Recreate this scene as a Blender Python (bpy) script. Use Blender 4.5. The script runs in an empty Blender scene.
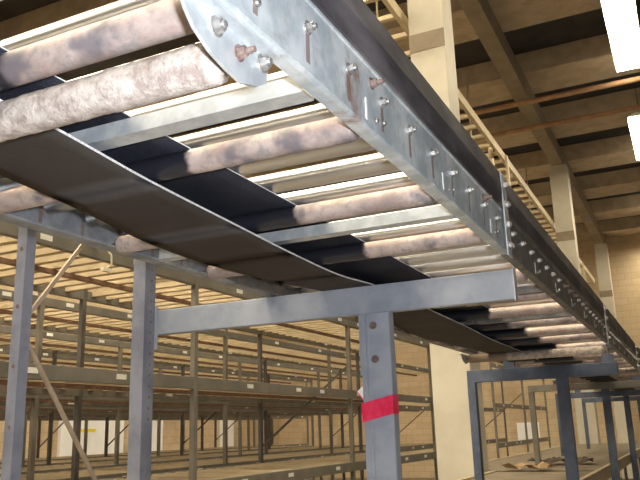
import bpy, bmesh, math, random
from mathutils import Vector, Matrix
random.seed(7)
SC = bpy.context.scene
COL = SC.collection
PI = math.pi

# ------------------------------------------------------------------ materials
class NT:
    def __init__(s, name):
        m = bpy.data.materials.new(name); m.use_nodes = True
        s.m = m; s.t = m.node_tree; s.t.nodes.clear()
        s.out = s.t.nodes.new('ShaderNodeOutputMaterial')
        s.b = s.t.nodes.new('ShaderNodeBsdfPrincipled')
        s.t.links.new(s.b.outputs[0], s.out.inputs[0])
        s.tc = s.t.nodes.new('ShaderNodeTexCoord')
    def n(s, typ, **kw):
        nd = s.t.nodes.new(typ)
        for k, v in kw.items():
            if hasattr(nd, k) and k not in ('Scale', 'Detail'): setattr(nd, k, v)
            else: nd.inputs[k].default_value = v
        return nd
    def l(s, a, b): s.t.links.new(a, b)
    def coords(s, scale=(1, 1, 1)):
        mp = s.n('ShaderNodeMapping'); mp.inputs['Scale'].default_value = scale
        oi = s.n('ShaderNodeObjectInfo'); ad = s.n('ShaderNodeVectorMath', operation='MULTIPLY_ADD')
        s.l(oi.outputs['Random'], ad.inputs[0]); ad.inputs[1].default_value = (7, 5, 3)   # every copy weathers differently
        s.l(s.tc.outputs['Object'], ad.inputs[2]); s.l(ad.outputs[0], mp.inputs['Vector']); return mp.outputs[0]
    def noise(s, scale, detail=4, rough=.55, stretch=(1, 1, 1)):
        nz = s.n('ShaderNodeTexNoise'); nz.inputs['Scale'].default_value = scale
        nz.inputs['Detail'].default_value = detail; nz.inputs['Roughness'].default_value = rough
        s.l(s.coords(stretch), nz.inputs['Vector']); return nz.outputs['Fac']
    def ramp(s, fac, p0, p1):
        r = s.n('ShaderNodeMapRange'); r.inputs['From Min'].default_value = p0; r.inputs['From Max'].default_value = p1
        r.interpolation_type = 'SMOOTHSTEP'; s.l(fac, r.inputs['Value']); return r.outputs[0]
    def math(s, op, a, b=None):
        m = s.n('ShaderNodeMath', operation=op)
        for i, x in enumerate((a, b)):
            if x is None: continue
            if isinstance(x, (int, float)): m.inputs[i].default_value = x
            else: s.l(x, m.inputs[i])
        return m.outputs[0]
    def mix(s, fac, a, b):
        m = s.n('ShaderNodeMix', data_type='RGBA')
        for sock, x in ((m.inputs['Factor'], fac), (m.inputs['A'], a), (m.inputs['B'], b)):
            if isinstance(x, (int, float)): sock.default_value = x
            elif isinstance(x, tuple): sock.default_value = (*x, 1)
            else: s.l(x, sock)
        # colour sockets of the mix node are indices 6 / 7
        for idx, x in ((6, a), (7, b)):
            if isinstance(x, tuple): m.inputs[idx].default_value = (*x, 1)
            else: s.l(x, m.inputs[idx])
        if isinstance(fac, (int, float)): m.inputs[0].default_value = fac
        else: s.l(fac, m.inputs[0])
        return m.outputs[2]
    def set(s, col=None, rough=.6, metal=0.0, bump=None, bs=.2, bd=.002):
        if isinstance(col, tuple): s.b.inputs['Base Color'].default_value = (*col, 1)
        elif col is not None: s.l(col, s.b.inputs['Base Color'])
        if isinstance(rough, float): s.b.inputs['Roughness'].default_value = rough
        else: s.l(rough, s.b.inputs['Roughness'])
        if isinstance(metal, float): s.b.inputs['Metallic'].default_value = metal
        else: s.l(metal, s.b.inputs['Metallic'])
        if bump is not None:
            b = s.n('ShaderNodeBump'); b.inputs['Strength'].default_value = bs; b.inputs['Distance'].default_value = bd
            s.l(bump, b.inputs['Height']); s.l(b.outputs[0], s.b.inputs['Normal'])
        return s.m

def simple(name, a, b, scale=8, rough=.6, metal=0.0, bs=.15, stretch=(1, 1, 1), lo=.35, hi=.65):
    t = NT(name); f = t.noise(scale, 5, .6, stretch)
    return t.set(t.mix(t.ramp(f, lo, hi), a, b), rough, metal, f, bs)

M = {}
M['blue_paint'] = simple('blue_grey_paint', (.27, .30, .36), (.36, .385, .44), 9, .42)
M['post_paint'] = simple('dark_post_paint', (.16, .17, .22), (.24, .25, .31), 9, .5)  # darker, more purple tone for the two left posts
M['dark_blue_paint'] = simple('dark_blue_paint', (.06, .08, .13), (.095, .115, .17), 9, .5)
M['zinc'] = simple('zinc_roller_steel', (.52, .51, .50), (.66, .64, .62), 6, .30, .95, 0.0, (.3, 3, 3))
M['bolt'] = simple('bolt_steel', (.30, .28, .26), (.48, .46, .44), 90, .4, .7)
M['rust_bolt'] = simple('rusty_bolt', (.13, .085, .07), (.24, .165, .14), 120, .75)
M['plate'] = simple('galvanised_plate', (.50, .53, .55), (.66, .68, .69), 30, .42, .5)
M['black_rail'] = simple('weathered_highlit_black_rail', (.04, .036, .042), (.17, .15, .155), 9, .55, .0, .2, (1, .35, 1), .4, .75)  # weathered steel; lighter patches also put its highlight into the colour
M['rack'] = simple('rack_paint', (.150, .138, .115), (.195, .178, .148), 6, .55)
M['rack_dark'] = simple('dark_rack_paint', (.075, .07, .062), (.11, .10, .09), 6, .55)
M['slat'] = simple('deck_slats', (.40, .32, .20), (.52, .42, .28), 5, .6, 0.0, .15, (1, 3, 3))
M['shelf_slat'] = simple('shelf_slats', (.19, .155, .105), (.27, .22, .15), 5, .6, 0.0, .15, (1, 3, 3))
M['brown_bar'] = simple('brown_support_bar', (.16, .085, .05), (.22, .13, .08), 20, .6)
M['sticker'] = simple('white_sticker', (.80, .78, .72), (.86, .85, .80), 20, .6)
M['column'] = simple('painted_column', (.54, .50, .41), (.60, .56, .47), 3, .6)
M['ceil_rib'] = simple('concrete_rib', (.42, .34, .24), (.53, .43, .31), 4, .8)
M['ceil_deck'] = simple('dark_ceiling_deck', (.035, .034, .036), (.055, .052, .05), 2, .9)
M['ceil_beam'] = simple('ceiling_beam', (.24, .195, .14), (.31, .25, .18), 3, .7)
M['tray'] = simple('cream_tray', (.62, .52, .34), (.70, .59, .40), 10, .5)
M['dark_steel'] = simple('dark_steel', (.05, .05, .055), (.09, .085, .085), 20, .55)
M['pipe'] = simple('ceiling_pipe', (.36, .20, .10), (.48, .28, .15), 6, .6)
M['floor'] = simple('concrete_floor', (.22, .195, .165), (.29, .26, .22), 1.2, .7)
M['brace'] = simple('tan_brace', (.36, .27, .19), (.48, .37, .27), 20, .6)
M['card'] = simple('brown_cardboard', (.34, .23, .12), (.46, .32, .18), 14, .85)
M['card_dark'] = simple('dark_cardboard', (.05, .035, .025), (.10, .07, .05), 14, .9)
M['white_panel'] = simple('white_panel', (.80, .82, .84), (.86, .87, .88), 2, .5)
M['yellow'] = simple('yellow_stripe', (.80, .62, .04), (.86, .68, .06), 20, .6)
M['red_tape'] = simple('red_tape', (.78, .02, .08), (.86, .05, .13), 40, .35, 0.0, .3)
M['white_tape'] = simple('tape_backing', (.86, .84, .82), (.92, .90, .88), 40, .5)
M['strap'] = simple('pale_strap', (.75, .68, .50), (.82, .75, .58), 30, .5)
M['housing'] = simple('light_housing', (.75, .74, .70), (.82, .81, .77), 10, .5)

def mk_channel(name, c0, c1):
    t = NT(name)
    f = t.noise(11, 6, .65); g = t.noise(60, 3, .6)
    base = t.mix(t.ramp(f, .36, .66), c0, c1)
    base = t.mix(t.math('MULTIPLY', t.ramp(g, .52, .72), .4), base, (.40, .36, .30))
    # rust runs below each axle bolt
    sx = t.n('ShaderNodeSeparateXYZ'); t.l(t.tc.outputs['Object'], sx.inputs[0])
    u = t.math('FRACT', t.math('DIVIDE', t.math('SUBTRACT', sx.outputs['Y'], .014), .12))
    d = t.math('ABSOLUTE', t.math('SUBTRACT', u, .5))
    wob = t.noise(25, 2, .5, (1, 1, .2))
    band = t.math('LESS_THAN', d, t.math('MULTIPLY', wob, .085))
    below = t.math('MULTIPLY', t.math('LESS_THAN', sx.outputs['Z'], .053), t.math('GREATER_THAN', sx.outputs['Z'], .006))
    amt = t.math('MULTIPLY', t.math('MULTIPLY', band, below), .75)
    base = t.mix(amt, base, (.25, .14, .10))
    r2 = t.noise(4.5, 6, .7, (1, 1, .5))
    base = t.mix(t.math('MULTIPLY', t.ramp(r2, .60, .70), .8), base, (.30, .16, .11))
    return t.set(base, .48, .35, f, .12)
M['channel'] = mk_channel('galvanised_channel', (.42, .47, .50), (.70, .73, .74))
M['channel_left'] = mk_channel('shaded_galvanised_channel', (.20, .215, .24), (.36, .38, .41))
M['channel_dark'] = mk_channel('falloff_darkened_channel', (.10, .10, .10), (.20, .19, .18))  # copy for the far sections, flash falloff painted into the colour

def mk_pressure():
    t = NT('rusty_pressure_roller')
    f = t.noise(16, 6, .7, (.6, 1, 1)); g = t.noise(45, 5, .7); h = t.noise(7, 4, .6)
    base = t.mix(t.ramp(f, .36, .64), (.33, .245, .22), (.50, .41, .375))
    base = t.mix(t.math('MULTIPLY', t.ramp(g, .48, .66), .75), base, (.24, .23, .225))
    base = t.mix(t.math('MULTIPLY', t.ramp(h, .53, .63), .8), base, (.13, .12, .14))
    # black rubbed band where the belt has run
    sx = t.n('ShaderNodeSeparateXYZ'); t.l(t.tc.outputs['Object'], sx.inputs[0])
    e = t.math('ADD', sx.outputs['X'], t.math('MULTIPLY', t.math('SUBTRACT', t.noise(22, 3, .6), .5), .06))
    band = t.math('MULTIPLY', t.ramp(e, -.180, -.165), t.math('SUBTRACT', 1.0, t.ramp(e, .082, .100)))
    base = t.mix(band, base, (.022, .022, .03))
    rough = t.math('SUBTRACT', .62, t.math('MULTIPLY', band, .30))
    return t.set(base, rough, .25, g, .25)
M['pressure'] = mk_pressure()

def mk_dust():
    t = NT('dust_caked_roller')
    f = t.noise(40, 6, .75); h = t.noise(9, 4, .6)
    base = t.mix(t.ramp(f, .35, .65), (.30, .24, .21), (.54, .48, .43))
    base = t.mix(t.math('MULTIPLY', t.ramp(h, .58, .68), .6), base, (.40, .38, .40))
    sx = t.n('ShaderNodeSeparateXYZ'); t.l(t.tc.outputs['Object'], sx.inputs[0])
    base = t.mix(t.math('SUBTRACT', 1.0, t.ramp(sx.outputs['X'], -.155, -.13)), base, (.26, .19, .13))
    return t.set(base, .85, 0.0, f, .9, .006)
M['dust'] = mk_dust()

def mk_belt(name, a, b, speck):
    t = NT(name)
    f = t.noise(5, 4, .6); g = t.noise(420, 2, .6)
    base = t.mix(t.ramp(f, .3, .7), a, b)
    base = t.mix(t.math('MULTIPLY', t.ramp(g, .60, .72), .8), base, speck)
    t.b.inputs['Specular IOR Level'].default_value = .1
    return t.set(base, .75, 0.0, g, .4, .001)
M['belt_black'] = mk_belt('black_woven_belt', (.022, .024, .034), (.035, .036, .048), (.16, .17, .22))
M['belt_grey'] = mk_belt('grey_rubber_belt', (.052, .044, .040), (.066, .057, .052), (.085, .075, .07))
M['belt_edge'] = simple('frayed_belt_edge', (.55, .53, .52), (.85, .83, .82), 220, .9)

def mk_wall(name, a, b, mortar):
    t = NT(name)
    br = t.n('ShaderNodeTexBrick'); br.inputs['Scale'].default_value = 1.0
    br.inputs['Brick Width'].default_value = .4; br.inputs['Row Height'].default_value = .2; br.inputs['Mortar Size'].default_value = .008
    br.inputs['Color1'].default_value = (*a, 1); br.inputs['Color2'].default_value = (*b, 1); br.inputs['Mortar'].default_value = (*mortar, 1)
    sx = t.n('ShaderNodeSeparateXYZ'); t.l(t.tc.outputs['Object'], sx.inputs[0])
    cx = t.n('ShaderNodeCombineXYZ'); t.l(t.math('ADD', sx.outputs['X'], sx.outputs['Y']), cx.inputs['X']); t.l(sx.outputs['Z'], cx.inputs['Y'])
    t.l(cx.outputs[0], br.inputs['Vector'])
    f = t.noise(.9, 5, .65)
    col = t.mix(t.math('MULTIPLY', t.ramp(f, .45, .7), .55), br.outputs['Color'], (.34, .25, .15))
    return t.set(col, .85, 0.0, br.outputs['Fac'], .3)
M['wall'] = mk_wall('painted_block_wall', (.52, .41, .27), (.58, .46, .31), (.44, .34, .22))

def emis(name, col, strength):
    m = bpy.data.materials.new(name); m.use_nodes = True; t = m.node_tree; t.nodes.clear()
    o = t.nodes.new('ShaderNodeOutputMaterial'); e = t.nodes.new('ShaderNodeEmission')
    e.inputs[0].default_value = (*col, 1); e.inputs[1].default_value = strength
    t.links.new(e.outputs[0], o.inputs[0]); return m
M['tube'] = emis('fluorescent_tube', (1.0, .86, .62), 38)

# ------------------------------------------------------------------ mesh helper
class MB:
    def __init__(s): s.bm = bmesh.new()
    def box(s, x0, x1, y0, y1, z0, z1, bev=0, mi=0):
        vs = [s.bm.verts.new((x, y, z)) for x in (x0, x1) for y in (y0, y1) for z in (z0, z1)]
        fs = []
        for q in ((0, 1, 3, 2), (4, 6, 7, 5), (0, 4, 5, 1), (2, 3, 7, 6), (0, 2, 6, 4), (1, 5, 7, 3)):
            f = s.bm.faces.new([vs[i] for i in q]); f.material_index = mi; fs.append(f)
        if bev:
            es = list({e for f in fs for e in f.edges})
            bmesh.ops.bevel(s.bm, geom=es, offset=bev, segments=2, affect='EDGES', profile=.6)
        return s
    def prism(s, poly, axis, a, b, mi=0):
        """poly: 2-D outline; axis 'x': (y,z), 'y': (x,z), 'z': (x,y); extruded a..b"""
        def P(p, t):
            return {'x': (t, p[0], p[1]), 'y': (p[0], t, p[1]), 'z': (p[0], p[1], t)}[axis]
        A = [s.bm.verts.new(P(p, a)) for p in poly]; B = [s.bm.verts.new(P(p, b)) for p in poly]
        n = len(poly); fs = [s.bm.faces.new(A), s.bm.faces.new(B[::-1])]
        for i in range(n): fs.append(s.bm.faces.new((A[i], B[i], B[(i + 1) % n], A[(i + 1) % n])))
        for f in fs: f.material_index = mi
        return s
    def rings(s, prof, origin, axis, seg=24, cap=True, jitter=0, smooth=True):
        """lathe: prof = [(t, r)] along unit axis"""
        o = Vector(origin); ax = Vector(axis).normalized()
        u = ax.orthogonal().normalized(); v = ax.cross(u); R = []
        for t, r in prof:
            ring = []
            for k in range(seg):
                a = 2 * PI * k / seg; rr = r * (1 + (random.uniform(-jitter, jitter) if jitter else 0))
                ring.append(s.bm.verts.new(o + ax * t + (u * math.cos(a) + v * math.sin(a)) * rr))
            R.append(ring)
        for A, B in zip(R, R[1:]):
            for k in range(seg):
                f = s.bm.faces.new((A[k], A[(k + 1) % seg], B[(k + 1) % seg], B[k])); f.smooth = smooth
        if cap: s.bm.faces.new(R[0][::-1]); s.bm.faces.new(R[-1])
        return s
    def bar(s, p, q, w, h, up=(0, 0, 1)):
        p, q = Vector(p), Vector(q); d = (q - p).normalized(); U = Vector(up)
        a = d.cross(U).normalized(); b = a.cross(d).normalized(); vs = []
        for c in (p, q):
            for sa, sb in ((-1, -1), (1, -1), (1, 1), (-1, 1)): vs.append(s.bm.verts.new(c + a * sa * w / 2 + b * sb * h / 2))
        for f in ((0, 1, 2, 3), (7, 6, 5, 4), (0, 4, 5, 1), (1, 5, 6, 2), (2, 6, 7, 3), (3, 7, 4, 0)): s.bm.faces.new([vs[i] for i in f])
        return s
    def hexbolt(s, c, axis, r=.008, h=.006, stud=.008, washer=True):
        if washer: s.rings([(-.001, r * 1.35), (.0015, r * 1.35)], c, axis, 16, smooth=False)
        s.rings([(.0015, r), (.0015 + h * .8, r), (.0015 + h, r * .82)], c, axis, 6, smooth=False)
        if stud: s.rings([(.0015 + h, r * .5), (.0015 + h + stud, r * .5)], c, axis, 10, smooth=False)
        return s
    def mesh(s, name, mats):
        bmesh.ops.recalc_face_normals(s.bm, faces=s.bm.faces)
        me = bpy.data.meshes.new(name); s.bm.to_mesh(me); s.bm.free()
        for m in (mats if isinstance(mats, (list, tuple)) else [mats]): me.materials.append(M[m])
        return me

def put(name, me, parent=None, loc=(0, 0, 0)):
    o = bpy.data.objects.new(name, me); COL.objects.link(o); o.location = loc
    if parent: o.parent = parent
    return o
def obj(name, mb, mats, parent=None, loc=(0, 0, 0)): return put(name, mb.mesh(name, mats), parent, loc)
def tag(o, label, cat, group=None):
    o['label'] = label; o['category'] = cat
    if group: o['group'] = group
    return o
def thing(name, label, cat, loc=(0, 0, 0), group=None):
    return tag(put(name, None, None, loc), label, cat, group)
def struct(name, mb, mats):
    o = obj(name, mb, mats); o['kind'] = 'structure'; return o

# ------------------------------------------------------------------ setting
struct('floor', MB().box(-14, 4, -4, 25.4, -.1, 0), 'floor')
struct('wall_left', MB().box(-14.2, -14, -4, 25.4, 0, 8.2), 'wall')
struct('wall_back', MB().box(-14.2, 4, 25.2, 25.5, 0, 8.2), 'wall')
ceil = struct('ceiling', MB().box(-14.2, 4, -4, 25.5, 7.78, 7.95), 'ceil_deck')
for i in range(-4, 7):
    yc = 12.45 + 2.46 * i
    if yc < -4: continue
    obj('ceiling_rib', MB().box(-14, 4, yc - .47, yc + .47, 7.4, 7.78, .02), 'ceil_rib', ceil)
obj('main_beam', MB().box(-2.06, -1.815, -4, 25.2, 7.05, 7.4, .01), 'ceil_beam', ceil)

COLG = 'building columns under the main ceiling beam'
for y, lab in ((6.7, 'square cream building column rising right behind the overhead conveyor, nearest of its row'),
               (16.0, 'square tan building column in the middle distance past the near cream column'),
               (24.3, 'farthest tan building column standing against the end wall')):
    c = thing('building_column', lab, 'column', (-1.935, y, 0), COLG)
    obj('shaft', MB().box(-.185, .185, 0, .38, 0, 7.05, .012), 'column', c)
    obj('front_band', MB().box(-.186, .186, -.006, 0, 5.36, 5.56), 'ceil_beam', c)  # thin darker strip across the column's near face
    obj('base', MB().box(-.24, .24, -.05, .43, 0, .03), 'dark_steel', c)

# strip lights: the aisle row, plus fill lights added out of view
def strip_light(x, y, ang, lab):
    t = thing('strip_light', lab, 'ceiling light', (x, y, 7.0), 'fluorescent strip lights on the ceiling')
    t.rotation_euler = (0, 0, ang)
    obj('housing', MB().prism([(-.21, -.03), (-.20, -.03), (-.19, .05), (.19, .05), (.20, -.03), (.21, -.03), (.20, .06), (.07, .12), (-.07, .12), (-.20, .06)], 'y', 0, 2.4), 'housing', t)
    obj('diffuser', MB().prism([(-.19, -.02), (.19, -.02), (.185, .04), (-.185, .04)], 'y', .01, 2.39), 'tube', t)
    for yy in (.3, 2.1): obj('hanger', MB().rings([(0, .006), (.66, .006)], (0, yy, .12), (0, 0, 1), 6), 'dark_steel', t)
NTH = ('first', 'second', 'third', 'fourth', 'fifth', 'sixth', 'added seventh')
for j, y0 in enumerate((-4.4, .2, 4.8, 9.4, 14.0, 18.6, 22.6)):  # the last one is added to brighten the end wall
    lab = {9.4: 'glaring fluorescent strip light at the top right corner', 14.0: 'second glaring fluorescent strip light from the top, at the right edge'}.get(y0, 'fluorescent strip light in line above the conveyor aisle, %s from the near end' % NTH[j])
    strip_light(-.17, y0, 0, lab)
for X, where in ((-1.3, 'overhead near the conveyor'), (-4.6, 'overhead beyond the conveyor')):  # unseen lamps added for white highlights on the rollers
    for j in range(6):
        strip_light(X, -2.4 + 1.23 * j, PI / 2, 'crosswise fill light added %s, %s from the near end' % (where, NTH[j]))
for X, where in ((-4.7, 'over the nearest racks'), (-8.4, 'over the back racks'), (-12.0, 'along the left wall')):  # unseen rows added to light the racks and left wall
    for j, y0 in enumerate((5.6, 10.0, 14.4, 18.8)):
        strip_light(X, y0, 0, 'lengthwise fill light added %s, %s from the near end' % (where, NTH[j]))

for yy, zz, lab in ((12.15, 7.0, 'brown pipe crossing below the ceiling ribs beside the nearest strip light'), (13.35, 7.0, 'brown pipe crossing below the ceiling, the farther of the pair')):
    tag(obj('ceiling_pipe', MB().rings([(0, .045), (10, .045)], (-7, yy, zz - .05), (1, 0, 0), 12), 'pipe'), lab, 'pipe', 'pipes under the ceiling')

# cable tray behind the columns
tr = thing('cable_tray', 'cream ladder-type cable tray running high behind the building columns', 'cable tray', (-2.2, 0, 5.8))
for x in (-.04, -1.0): obj('side_rail', MB().box(x, x + .05, 1, 24, -.03, .10), 'tray', tr)
y = 1.2
while y < 23.9:
    obj('rung', MB().box(-.96, -.04, y, y + .055, 0, .05), 'tray', tr); y += .42
for y in (7.35, 11.55, 16.6, 21):
    h = obj('hanger_post', MB().box(.012, .05, y, y + .08, -1.0, .06), 'dark_steel' if y < 8 else 'tray', tr)
    obj('hanger_rod', MB().rings([(0, .012), (1.55, .012)], (-.5, y + .03, .05), (0, 0, 1), 8), 'tray', tr)
tag(obj('conduit_pipe', MB().rings([(0, .04), (.55, .04)], (-2.33, 11.2, 5.35), (0, 0, 1), 10).rings([(0, .04), (.5, .04)], (-2.33, 10.75, 5.35), (0, 1, 0), 10), 'tray'), 'short cream elbow conduit hanging below the cable tray', 'conduit')

# ------------------------------------------------------------------ conveyor sections
SX = -.75            # centre of the conveyor in x
L = 2.33; Z0 = 2.06  # section length, underside of the side channels
def channel_mesh(sgn, mt='channel'):
    # sgn +1: right hand side (web outwards at +x), open towards the rollers
    o, i, t, H = .40, (.383 if sgn > 0 else .365), .005, .092
    B = -.014 if sgn > 0 else 0.0   # the right hand channel is the deeper one
    pts = [(o - .001, B), (o + .0035, B + .001), (o + .0045, B + .004), (o + .002, B + .0075), (o, B + .009), (o, H - .006), (o + .002, H - .004), (o + .002, H), (i, H), (i, H - t), (o - t, H - t), (o - t, B + t), (i, B + t), (i, B)]
    return MB().prism([(sgn * x, z) for x, z in pts], 'y', 0, L - .004).mesh('side_channel', mt)
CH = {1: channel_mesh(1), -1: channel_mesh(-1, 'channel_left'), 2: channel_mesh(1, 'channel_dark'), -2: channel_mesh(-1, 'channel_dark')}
def rail_mesh(sgn):
    pts = [(.385, .092), (.400, .092), (.4035, .096), (.4050, .115), (.4070, .140), (.4050, .170), (.4040, .184), (.385, .184)]
    return MB().prism([(sgn * x, z) for x, z in pts], 'y', 0, L - .004).mesh('guard_rail', 'black_rail')
RAIL = {1: rail_mesh(1), -1: rail_mesh(-1)}
CARRIER = MB().rings([(-.394, .006), (-.372, .006), (-.372, .0192), (-.370, .0195), (.370, .0195), (.372, .0192), (.372, .006), (.394, .006)], (0, 0, 0), (1, 0, 0), 28).mesh('carrier_roller', 'zinc')
PRESS = MB().rings([(-.394, .006), (-.368, .006), (-.368, .0185), (-.364, .0202)] + [(-.36 + .02 * q, .0202) for q in range(37)] + [(.364, .0202), (.368, .0185), (.368, .006), (.394, .006)], (0, 0, 0), (1, 0, 0), 24).mesh('pressure_roller', 'pressure')
TIE = MB().prism([(-.016, 0), (.016, 0), (.016, .024), (.013, .024), (.013, .003), (-.013, .003), (-.013, .024), (-.016, .024)], 'x', -.364, .364).mesh('cross_tie', 'plate')
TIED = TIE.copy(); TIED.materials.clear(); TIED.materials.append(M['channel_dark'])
BOLT = MB().hexbolt((0, 0, 0), (1, 0, 0), .0065, .007, .004).mesh('axle_bolt', 'bolt')
RBOLT = MB().hexbolt((0, 0, 0), (1, 0, 0), .0068, .008, .010).mesh('axle_bolt', 'rust_bolt')
SBOLT = MB().rings([(0, .0045), (.003, .0045), (.005, .003)], (0, 0, 0), (1, 0, 0), 10).mesh('stop_bolt', 'bolt')
SLOT = MB().box(0, .0012, -.0022, .0022, -.016, .016).mesh('slot_edge', 'sticker')
PLATE = MB().box(.4045, .4085, -.026, .020, -.022, .182, .0015).mesh('splice_plate', 'plate')
PBOLT = MB().hexbolt((0, 0, 0), (1, 0, 0), .008, .007, .003).mesh('plate_bolt', 'bolt')

def crusty_roller():
    prof = [(-.376, .006), (-.366, .006), (-.366, .019)]
    t = -.36
    while t < .360:
        prof.append((t, .0226 + random.uniform(-.0004, .0008) + (.0010 if t > .22 else 0))); t += .008
    prof += [(.360, .0222), (.361, .014), (.368, .014), (.368, .006), (.380, .006)]
    return MB().rings(prof, (0, 0, 0), (1, 0, 0), 40, jitter=.014).mesh('return_roller', 'dust')
CRUST = crusty_roller()
def bracket_mesh(sgn):
    # plate hanging below the channel lip, rounded at its near end; outline in (y, z) about the roller axis
    pts = [(-.098, .0225), (-.097, .016), (-.090, .004), (-.076, -.009), (-.050, -.021), (-.022, -.027), (.006, -.030), (.036, -.021), (.056, -.009), (.060, .0225)]
    m = MB().prism(pts, 'x', sgn * .381, sgn * .385)
    m.box(*sorted((sgn * .381, sgn * .399)), -.098, .060, .0195, .0235)
    return m.mesh('return_bracket', 'plate')
BRK = {1: bracket_mesh(1), -1: bracket_mesh(-1)}

def section(y0, label, returns=(), detail=True):
    s = thing('conveyor_section', label, 'conveyor', (SX, y0, Z0), 'roller conveyor sections bolted end to end')
    for sg in (1, -1):
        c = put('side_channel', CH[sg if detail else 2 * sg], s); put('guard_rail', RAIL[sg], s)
        if sg == 1:
            for q in range(19):
                b = put('axle_bolt', RBOLT if q in (7, 8, 9) else BOLT, c, (.4, .074 + .12 * q, .052))
            for q in range(7):
                yy = .045 + .36 * q
                put('stop_bolt', SBOLT, c, (.4, yy, .012)); put('stop_bolt', SBOLT, c, (.4, yy + .03, .020)); put('slot_edge', SLOT, c, (.4002, yy - .035, .018))
            put('stud_bolt', RBOLT, c, (.4, 1.475, .066)); put('stud_bolt', RBOLT, c, (.4, 2.12, .070))
            for e in (L - .005,):
                p = put('splice_plate', PLATE, s, (0, e, 0))
                for z in (.004, .055, .106, .155): put('plate_bolt', PBOLT, p, (.4085, -.008 + (.006 if z > .1 else 0), z))
    for q in range(19): put('carrier_roller', CARRIER, s, (0, .074 + .12 * q, .052))
    for q in range(1, 7): put('pressure_roller', PRESS, s, (0, .045 + .36 * q, .0103))
    for yy in (.70, 1.345, 1.995): put('cross_tie', TIE if detail else TIED, s, (0, yy, .002))
    for yy in returns:
        put('return_roller', CRUST, s, (0, yy, -.0405))
        for sg in (1, -1):
            b = put('return_bracket', BRK[sg], s, (0, yy, -.038))
            for (by, bz, me) in ((-.042, .009, PBOLT), (.046, .010, PBOLT), (-.001, .0, RBOLT)):
                bo = put('bracket_bolt', me, b, (sg * .385, by, bz))
                if sg < 0: bo.rotation_euler = (0, 0, PI)
    return s
Y1 = -.56
section(Y1 - L, 'live-roller conveyor section nearest overhead, mostly behind the viewer')
section(Y1, 'nearest full roller conveyor section, bright galvanised side channel with rust-streaked bolts', (1.146,))
section(Y1 + L, 'second roller conveyor section with darker side channel, past the near blue crossbeam', (), False)
section(Y1 + 2 * L, 'third roller conveyor section, over the second crossbeam', (.15,), False)
section(Y1 + 3 * L, 'fourth roller conveyor section, dark and far beyond the second crossbeam', (), False)
section(Y1 + 4 * L, 'fifth roller conveyor section, just ahead of the farthest one', (), False)
section(Y1 + 5 * L, 'farthest visible roller conveyor section near the right edge', (), False)

# belts -------------------------------------------------------------
def strip(rows, th):
    """rows: list of ((xl,yl,zl),(xr,yr,zr)); thick strip, material 1 on the side edges"""
    mb = MB(); T = []; 
    for a, b in rows:
        r = []
        for q in range(7):
            f = q / 6; p = Vector(a).lerp(Vector(b), f); r.append((mb.bm.verts.new(p), mb.bm.verts.new(p + Vector((0, 0, th)))))
        T.append(r)
    for A, B in zip(T, T[1:]):
        for q in range(6):
            for w in (0, 1):
                f = mb.bm.faces.new((A[q][w], A[q + 1][w], B[q + 1][w], B[q][w])); f.smooth = True
        for q in (0, 6):
            f = mb.bm.faces.new((A[q][0], A[q][1], B[q][1], B[q][0])); f.material_index = 1
    for r in (T[0], T[-1]):
        for q in range(6): mb.bm.faces.new((r[q][0], r[q + 1][0], r[q + 1][1], r[q][1]))
    return mb
rows = [((-.915, y, 2.0908), (-.665, y, 2.0908)) for y in [-2.6 + .4 * q for q in range(38)]]
tag(obj('drive_belt', strip(rows, .0018), ['belt_black', 'belt_edge']), 'black woven drive belt pressed up under the carrier rollers', 'belt')

def interp(tab, y):
    # piecewise cubic through the table (finite-difference tangents)
    n = len(tab)
    for k in range(n - 1):
        a, b = tab[k], tab[k + 1]
        if a[0] <= y <= b[0]:
            h = b[0] - a[0]; t = (y - a[0]) / h; p = tab[max(k - 1, 0)]; q = tab[min(k + 2, n - 1)]; out = []
            for i in range(1, len(a)):
                m0 = (b[i] - p[i]) / (b[0] - p[0]) * h; m1 = (q[i] - a[i]) / (q[0] - a[0]) * h
                out.append((2*t**3-3*t*t+1)*a[i] + (t**3-2*t*t+t)*m0 + (3*t*t-2*t**3)*b[i] + (t**3-t*t)*m1)
            return out
    return list(tab[-1][1:])
# y : xl, zl, xr, zr
RB = [(.05, -.885, 2.022, -.69, 2.022), (.586, -.890, 2.0418, -.696, 2.0418), (.90, -.920, 2.0405, -.728, 2.0405), (1.20, -.975, 2.0390, -.750, 2.0390), (1.45, -.990, 2.0390, -.770, 2.0390),
      (1.75, -.972, 2.0440, -.788, 2.0420), (2.0, -.960, 2.0565, -.793, 2.0565), (2.03, -.960, 2.0565, -.793, 2.0565), (2.25, -.95, 2.044, -.77, 2.042), (2.9, -1.0, 2.024, -.765, 2.030), (3.5, -1.0, 2.028, -.80, 2.034), (4.25, -1.0, 2.0415, -.82, 2.0415), (4.8, -1.0, 2.03, -.82, 2.03)]
ys = sorted(set([.05 + .05 * q for q in range(95)] + [a[0] for a in RB]))
rows = []
for y in ys:
    a = interp(RB, y); rows.append(((a[0], y, a[1]), (a[2], y, a[3])))
tag(obj('return_belt', strip(rows, .004), ['belt_grey', 'belt_edge']), 'slack grey return belt with white frayed edge hanging below the rollers', 'belt')

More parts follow.
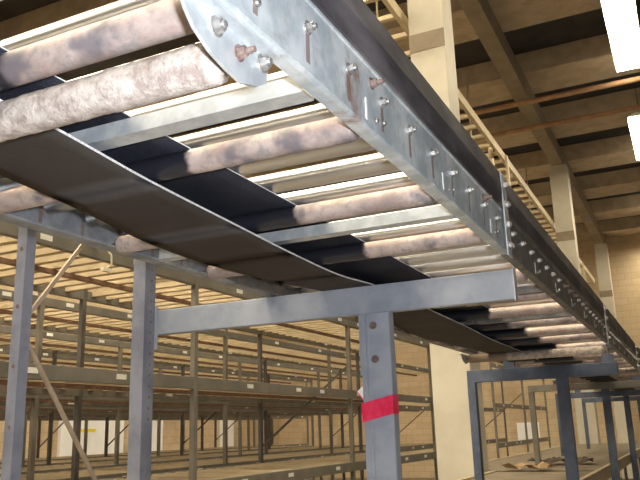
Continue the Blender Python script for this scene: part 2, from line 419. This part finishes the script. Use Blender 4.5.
# ------------------------------------------------------------------ supports
def cpost(w, d, z0, z1, t=.005, lip=.012):
    # open C section: web on -y face, lips at the back
    pts = [(-w / 2, 0), (w / 2, 0), (w / 2, d), (w / 2 - lip, d), (w / 2 - lip, d - t), (w / 2 - t, d - t), (w / 2 - t, t), (-w / 2 + t, t), (-w / 2 + t, d - t), (-w / 2 + lip, d - t), (-w / 2 + lip, d), (-w / 2, d)]
    return MB().prism(pts, 'z', z0, z1)
HOLE = MB().rings([(0, .0042), (.0012, .0042)], (0, 0, 0), (1, 0, 0), 12).mesh('punched_hole', 'rust_bolt')
HOLEY = MB().rings([(0, .006), (.0012, .006)], (0, 0, 0), (0, -1, 0), 12).mesh('punched_hole', 'rust_bolt')

sp = thing('conveyor_support', 'nearest blue-grey conveyor support, wide crossbeam with red-taped middle post', 'support', (-1.0, 2.0, 0), 'steel supports under the conveyor')
cb = obj('crossbeam', MB().box(-.598, .612, .0005, .03, 1.974, 2.0562, .003), 'blue_paint', sp)
pA = obj('post', cpost(.05, .055, 0, 2.62), 'post_paint', sp, (-.605, -.055, 0))
for q in range(16): put('punched_hole', HOLE, pA, (.0245, .034, 1.70 + .035 * q))
obj('beam_clip', MB().box(-.579, -.566, -.003, .0, 1.925, 2.07, .001), 'blue_paint', sp)
pB = obj('post', cpost(.034, .034, 0, 2.62, .004, .008), 'post_paint', sp, (-.610, -.55, 0))
for q in range(8): put('punched_hole', HOLEY, pB, (0, -.0004, 1.36 + .16 * q))
for a, b in (((-.60, -.515, 1.90), (-.60, -.055, 1.30)), ((-.60, -.515, 1.985), (-.60, -.055, 2.56)), ((-.60, -.515, .62), (-.60, -.055, 1.22))):
    obj('brace', MB().bar(a, b, .007, .012), 'brace', sp)
pC = obj('post', cpost(.090, .034, 0, 1.974), 'blue_paint', sp, (.208, .002, 0))
obj('sleeve', MB().box(-.052, -.0455, .004, .030, 1.80, 1.972).box(-.044, .044, -.004, 0, 1.30, 1.972, .001).prism([(-.028, -.004), (-.025, -.007), (-.019, -.007), (-.016, -.004)], 'z', 1.30, 1.97), 'blue_paint', pC)
put('sleeve_bolt', MB().hexbolt((0, 0, 0), (0, -1, 0), .0085, .006, .002).mesh('sleeve_bolt', 'rust_bolt'), pC, (-.004, -.004, 1.938))
put('sleeve_bolt', bpy.data.meshes['sleeve_bolt'], pC, (-.002, -.004, 1.842))
for nm, x in (('end_plate', .6125),): obj(nm, MB().box(x, x + .003, -.003, .032, 1.970, 2.0598), 'plate', sp)

tp = thing('tape', 'bright red tape band wrapped round the middle post with a white tail', 'tape', (-.792, 2.0, 1.68))
tpm = MB()
def wrap(z0, dz, sl):
    x0, x1, y0, y1 = -.0462, .0462, -.0085, .036
    pts = [(x0, y1), (x0, y0), (x1, y0), (x1, y1)]
    vs = []
    acc = 0
    for i, p in enumerate(pts):
        h = z0 + sl * (p[0] - x0)
        vs.append((tpm.bm.verts.new((p[0], p[1], h)), tpm.bm.verts.new((p[0], p[1], h + dz))))
    for a, b in zip(vs, vs[1:]): tpm.bm.faces.new((a[0], b[0], b[1], a[1]))
wrap(-.012, .052, .22)
band = obj('band', tpm, 'red_tape', tp); md = band.modifiers.new('thick', 'SOLIDIFY'); md.thickness = .0012; md.offset = 1
tl = MB().prism([(-.068, .074), (-.052, .088), (-.0475, .086), (-.0475, .052), (-.058, .060)], 'y', .012, .0135)
obj('tail', tl, 'white_tape', tp)
obj('tail_edge', MB().prism([(-.069, .074), (-.0675, .0755), (-.0475, .0505), (-.0475, .045)], 'y', .0105, .0148), 'red_tape', tp)

def bent(y, xl, xr, xp, label, beam_z=(1.928, 2.008), mat='dark_blue_paint', far=None, foot=0):
    s = thing('conveyor_support', label, 'support', (xr, y, 0), 'steel supports under the conveyor')
    obj('crossbeam', MB().box(xl - xr, 0, 0, .05, beam_z[0], beam_z[1], .004), far or mat, s)
    for x in (xl + .025, xp):
        p = obj('post', cpost(.07 if x == xp else .05, .06, 0 if x == xp else foot, beam_z[0]), mat if x == xp else (far or mat), s, (x - xr, -.002 if x == xp else .0, 0))
        for z in (1.85, 1.62, 1.36): put('punched_hole', HOLEY, p, (0, -.0004, z))
    obj('packer', MB().box(-.09, -.02, .002, .048, beam_z[1], Z0), mat, s)
    obj('packer', MB().box(xl - xr + .25, xl - xr + .32, .002, .048, beam_z[1], Z0), mat, s)
    return s
bent(5.0, -1.335, -.385, -.725, 'second conveyor support, dark blue crossbeam and post left of the far column')
bent(7.75, -1.46, -.385, -.735, 'third conveyor support, grey far post rising beside the cardboard scraps on the low shelf', (1.955, 2.02), far='rack', foot=1.2385)
bent(10.3, -1.6, -.385, -.74, 'fourth conveyor support, dark narrow post further along the shelf', (1.955, 2.025), foot=1.2385)
bent(12.9, -1.6, -.385, -.74, 'farthest conveyor support, thin dark post at the right edge', (1.955, 2.025), foot=1.2385)

# shelf under the conveyor
sh = thing('low_shelf', 'low slatted tan shelf running under the conveyor behind the far posts', 'shelf', (-1.0, 4.3, 0))
def slats(x0, x1, y0, y1, z, pitch=.12, w=.055, t=.03):
    mb = MB(); y = y0 + .02
    while y + w < y1: mb.box(x0, x1, y, y + w, z - t, z); y += pitch
    return mb
DZ = 1.238
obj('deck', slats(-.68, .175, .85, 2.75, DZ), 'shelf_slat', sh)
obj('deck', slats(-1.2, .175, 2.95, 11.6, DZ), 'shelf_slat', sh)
obj('edge_beam', MB().box(.175, .215, .85, 11.6, 1.14, 1.25, .003), 'slat', sh)
obj('edge_beam', MB().box(-.72, -.68, .85, 2.75, 1.14, 1.25, .003), 'slat', sh)
obj('edge_beam', MB().box(-1.24, -1.2, 2.95, 11.6, 1.14, 1.25, .003), 'slat', sh)
for y in (.9, 2.8, 5.4, 8.0, 11.4):
    obj('leg', MB().box(.18, .21, y, y + .05, 0, 1.14), 'rack_dark', sh)
    x = -.72 if y < 2.75 else -1.24
    obj('leg', MB().box(x, x + .04, y if y != 2.8 else 2.66, (y if y != 2.8 else 2.66) + .05, 0, 1.14), 'rack_dark', sh)

def crumple(w, d, h, mats):
    mb = MB(); N = 9; g = []
    for i in range(N):
        r = []
        for j in range(5):
            x = w * (i / (N - 1) - .5) + random.uniform(-.02, .02); y = d * (j / 4 - .5) + random.uniform(-.03, .03)
            r.append(mb.bm.verts.new((x, y, max(.008, h * (.5 + .5 * math.sin(i * 1.7 + j * .9)) + random.uniform(0, .02)))))
        g.append(r)
    for i in range(N - 1):
        for j in range(4): mb.bm.faces.new((g[i][j], g[i + 1][j], g[i + 1][j + 1], g[i][j + 1]))
    return mb
for (x, y, w, d, h, mt, lab) in ((-1.55, 6.95, .42, .16, .05, 'card', 'crumpled tan cardboard strip on the low shelf, nearer of two'), (-1.42, 8.0, .62, .3, .05, 'card_dark', 'dark torn cardboard sheet lying on the low shelf')):
    o = tag(obj('cardboard_scrap', crumple(w, d, h, mt), mt, None, (x + .12, y + .3, DZ + .004)), lab, 'cardboard', 'scraps on the low shelf')
    md = o.modifiers.new('thick', 'SOLIDIFY'); md.thickness = .006; md.offset = 1

# ------------------------------------------------------------------ racks
STK = MB().box(0, .003, -.045, .045, -.016, .016).mesh('label_sticker', 'sticker')
LEVELS = [(.50, .60), (1.235, 1.325), (1.965, 2.05), (2.725, 2.80)]
def deck_mesh(depth, bay):
    mb = MB(); y = .05
    while y + .06 < bay: mb.box(-depth + .045, -.045, y, y + .05, .006, .043); y += .165
    return mb.mesh('deck', 'slat')
def rack(xf, depth, ys, label, top=2.95, decks=True, seed=0):
    rnd = random.Random(seed)
    r = thing('pallet_rack', label, 'rack', (xf, ys[0], 0), 'rows of slatted storage racks')
    DM = {}
    P = MB().box(-.02, .02, -.022, .022, 0, top, .003)
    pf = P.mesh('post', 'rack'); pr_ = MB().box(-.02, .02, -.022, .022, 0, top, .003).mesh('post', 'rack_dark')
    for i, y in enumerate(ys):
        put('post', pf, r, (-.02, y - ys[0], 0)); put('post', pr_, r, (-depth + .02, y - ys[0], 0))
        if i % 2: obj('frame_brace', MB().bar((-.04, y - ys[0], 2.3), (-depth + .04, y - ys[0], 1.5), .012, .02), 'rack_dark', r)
    for i, y in enumerate(ys[:-1]):
        bay = ys[i + 1] - y; kb = round(bay, 2)
        if kb not in DM: DM[kb] = deck_mesh(depth, bay - .04)
        for z0, z1 in LEVELS:
            for x, m in ((-.045, 'rack'), (-depth, 'rack')):
                b = obj('beam', MB().box(0, .045, .022, bay - .022, z0, z1, .004), m, r, (x, y - ys[0], 0))
                if x == -.045:
                    for q in range(3):
                        put('label_sticker', STK, b, (.045, rnd.uniform(.06, .27) * bay + q * .33 * bay, (z0 + z1) / 2 + .005))
                else:
                    put('label_sticker', STK, b, (.045, rnd.uniform(.2, .8) * bay, (z0 + z1) / 2))
            if decks:
                put('deck', DM[kb], r, (0, y - ys[0] + .02, z1 - .045))
                obj('deck_bar', MB().box(-depth * .5 - .02, -depth * .5 + .02, .0, bay, z1 - .075, z1 - .0455), 'brown_bar', r, (0, y - ys[0], 0))
    return r
YS = [-1.2, 1.6, 4.54, 7.34, 10.14]
rack(-3.2, 1.13, YS, 'nearest row of slatted tan storage racks left of the conveyor', seed=1)
YB = [1.6, 4.54, 7.34, 10.14, 12.94, 15.74]
rack(-4.75, 1.13, YB, 'second row of slatted storage racks, directly behind the nearest row', seed=2)
rack(-6.3, 1.13, YB, 'third row of storage racks, in the middle of the five rows', seed=3)
rack(-7.85, 1.13, YB, 'fourth row of storage racks, one before the farthest', seed=4)
rack(-9.4, 1.13, YB + [18.54], 'farthest row of storage racks near the left wall', seed=6)
rack(-3.3, 1.1, [14.2, 17.0, 19.8], 'open rack frame without decks beyond the low shelf', decks=False, seed=5)

st = MB()
pts = [(-3.19, 3.42, 2.80), (-3.17, 3.50, 2.80), (-3.165, 3.56, 2.76), (-3.17, 3.57, 2.70), (-3.19, 3.53, 2.665)]
for a, b in zip(pts, pts[1:]): st.bar(a, b, .012, .006, (1, 0, .2))
st.box(-3.2, -3.17, 3.50, 3.58, 2.65, 2.672)
tag(obj('strap_loop', st, 'strap'), 'pale loose strap dangling from the top beam of the nearest rack', 'strap')

# far panels
wp = thing('white_panel', 'white panel with a yellow stripe on the left wall, seen between the racks', 'panel', (-13.9, 14.1, 0))
obj('board', MB().box(-.095, 0, 0, 2.3, 0, 2.5), 'white_panel', wp)
obj('stripe', MB().box(0, .01, .6, 1.2, 1.78, 1.86), 'yellow', wp)
for y, w, lab in ((17.2, .9, 'white panel on the left wall, right of the yellow-striped one'), (21.2, .7, 'tall white panel far along the left wall')):
    tag(obj('white_panel', MB().box(-13.995, -13.9, y, y + w, 0, 2.5), 'white_panel'), lab, 'panel')
tag(obj('notice', MB().box(-5.2, -4.5, 25.17, 25.2, 1.1, 1.7), 'white_panel'), 'small white notice on the end wall low behind the shelf', 'notice')

# ------------------------------------------------------------------ light
w = bpy.data.worlds.new('world'); SC.world = w; w.use_nodes = True
bg = w.node_tree.nodes['Background']; bg.inputs[0].default_value = (1.0, .88, .70, 1); bg.inputs[1].default_value = .08
# the camera's flash
fl = bpy.data.lights.new('flash', 'AREA'); fl.energy = 24; fl.size = .04; fl.color = (.86, .92, 1.0)
fo = bpy.data.objects.new('flash', fl); COL.objects.link(fo)

# ------------------------------------------------------------------ camera
F = 747.1; YAW, PIT, ROL = [math.radians(a) for a in (-25.587, 14.287, -1.751)]
r0 = Vector((math.cos(YAW), -math.sin(YAW), 0)); fw = Vector((math.sin(YAW) * math.cos(PIT), math.cos(YAW) * math.cos(PIT), math.sin(PIT)))
u0 = r0.cross(fw); rr = r0 * math.cos(ROL) + u0 * math.sin(ROL); uu = rr.cross(fw)
cd = bpy.data.cameras.new('camera'); cam = bpy.data.objects.new('camera', cd); COL.objects.link(cam)
R = Matrix((rr, uu, -fw)).transposed().to_4x4()
cam.matrix_world = Matrix.Translation((0, 0, 1.65)) @ R
cd.sensor_width = 36; cd.lens = F / 640 * 36; cd.clip_start = .05
fo.matrix_world = Matrix.Translation(Vector((0, 0, 1.65)) + rr * .07 + uu * .04) @ R
SC.camera = cam
SC.view_settings.view_transform = 'Standard'; SC.view_settings.look = 'None'
SC.view_settings.exposure = 0; SC.view_settings.gamma = 1; SC.view_settings.use_curve_mapping = False
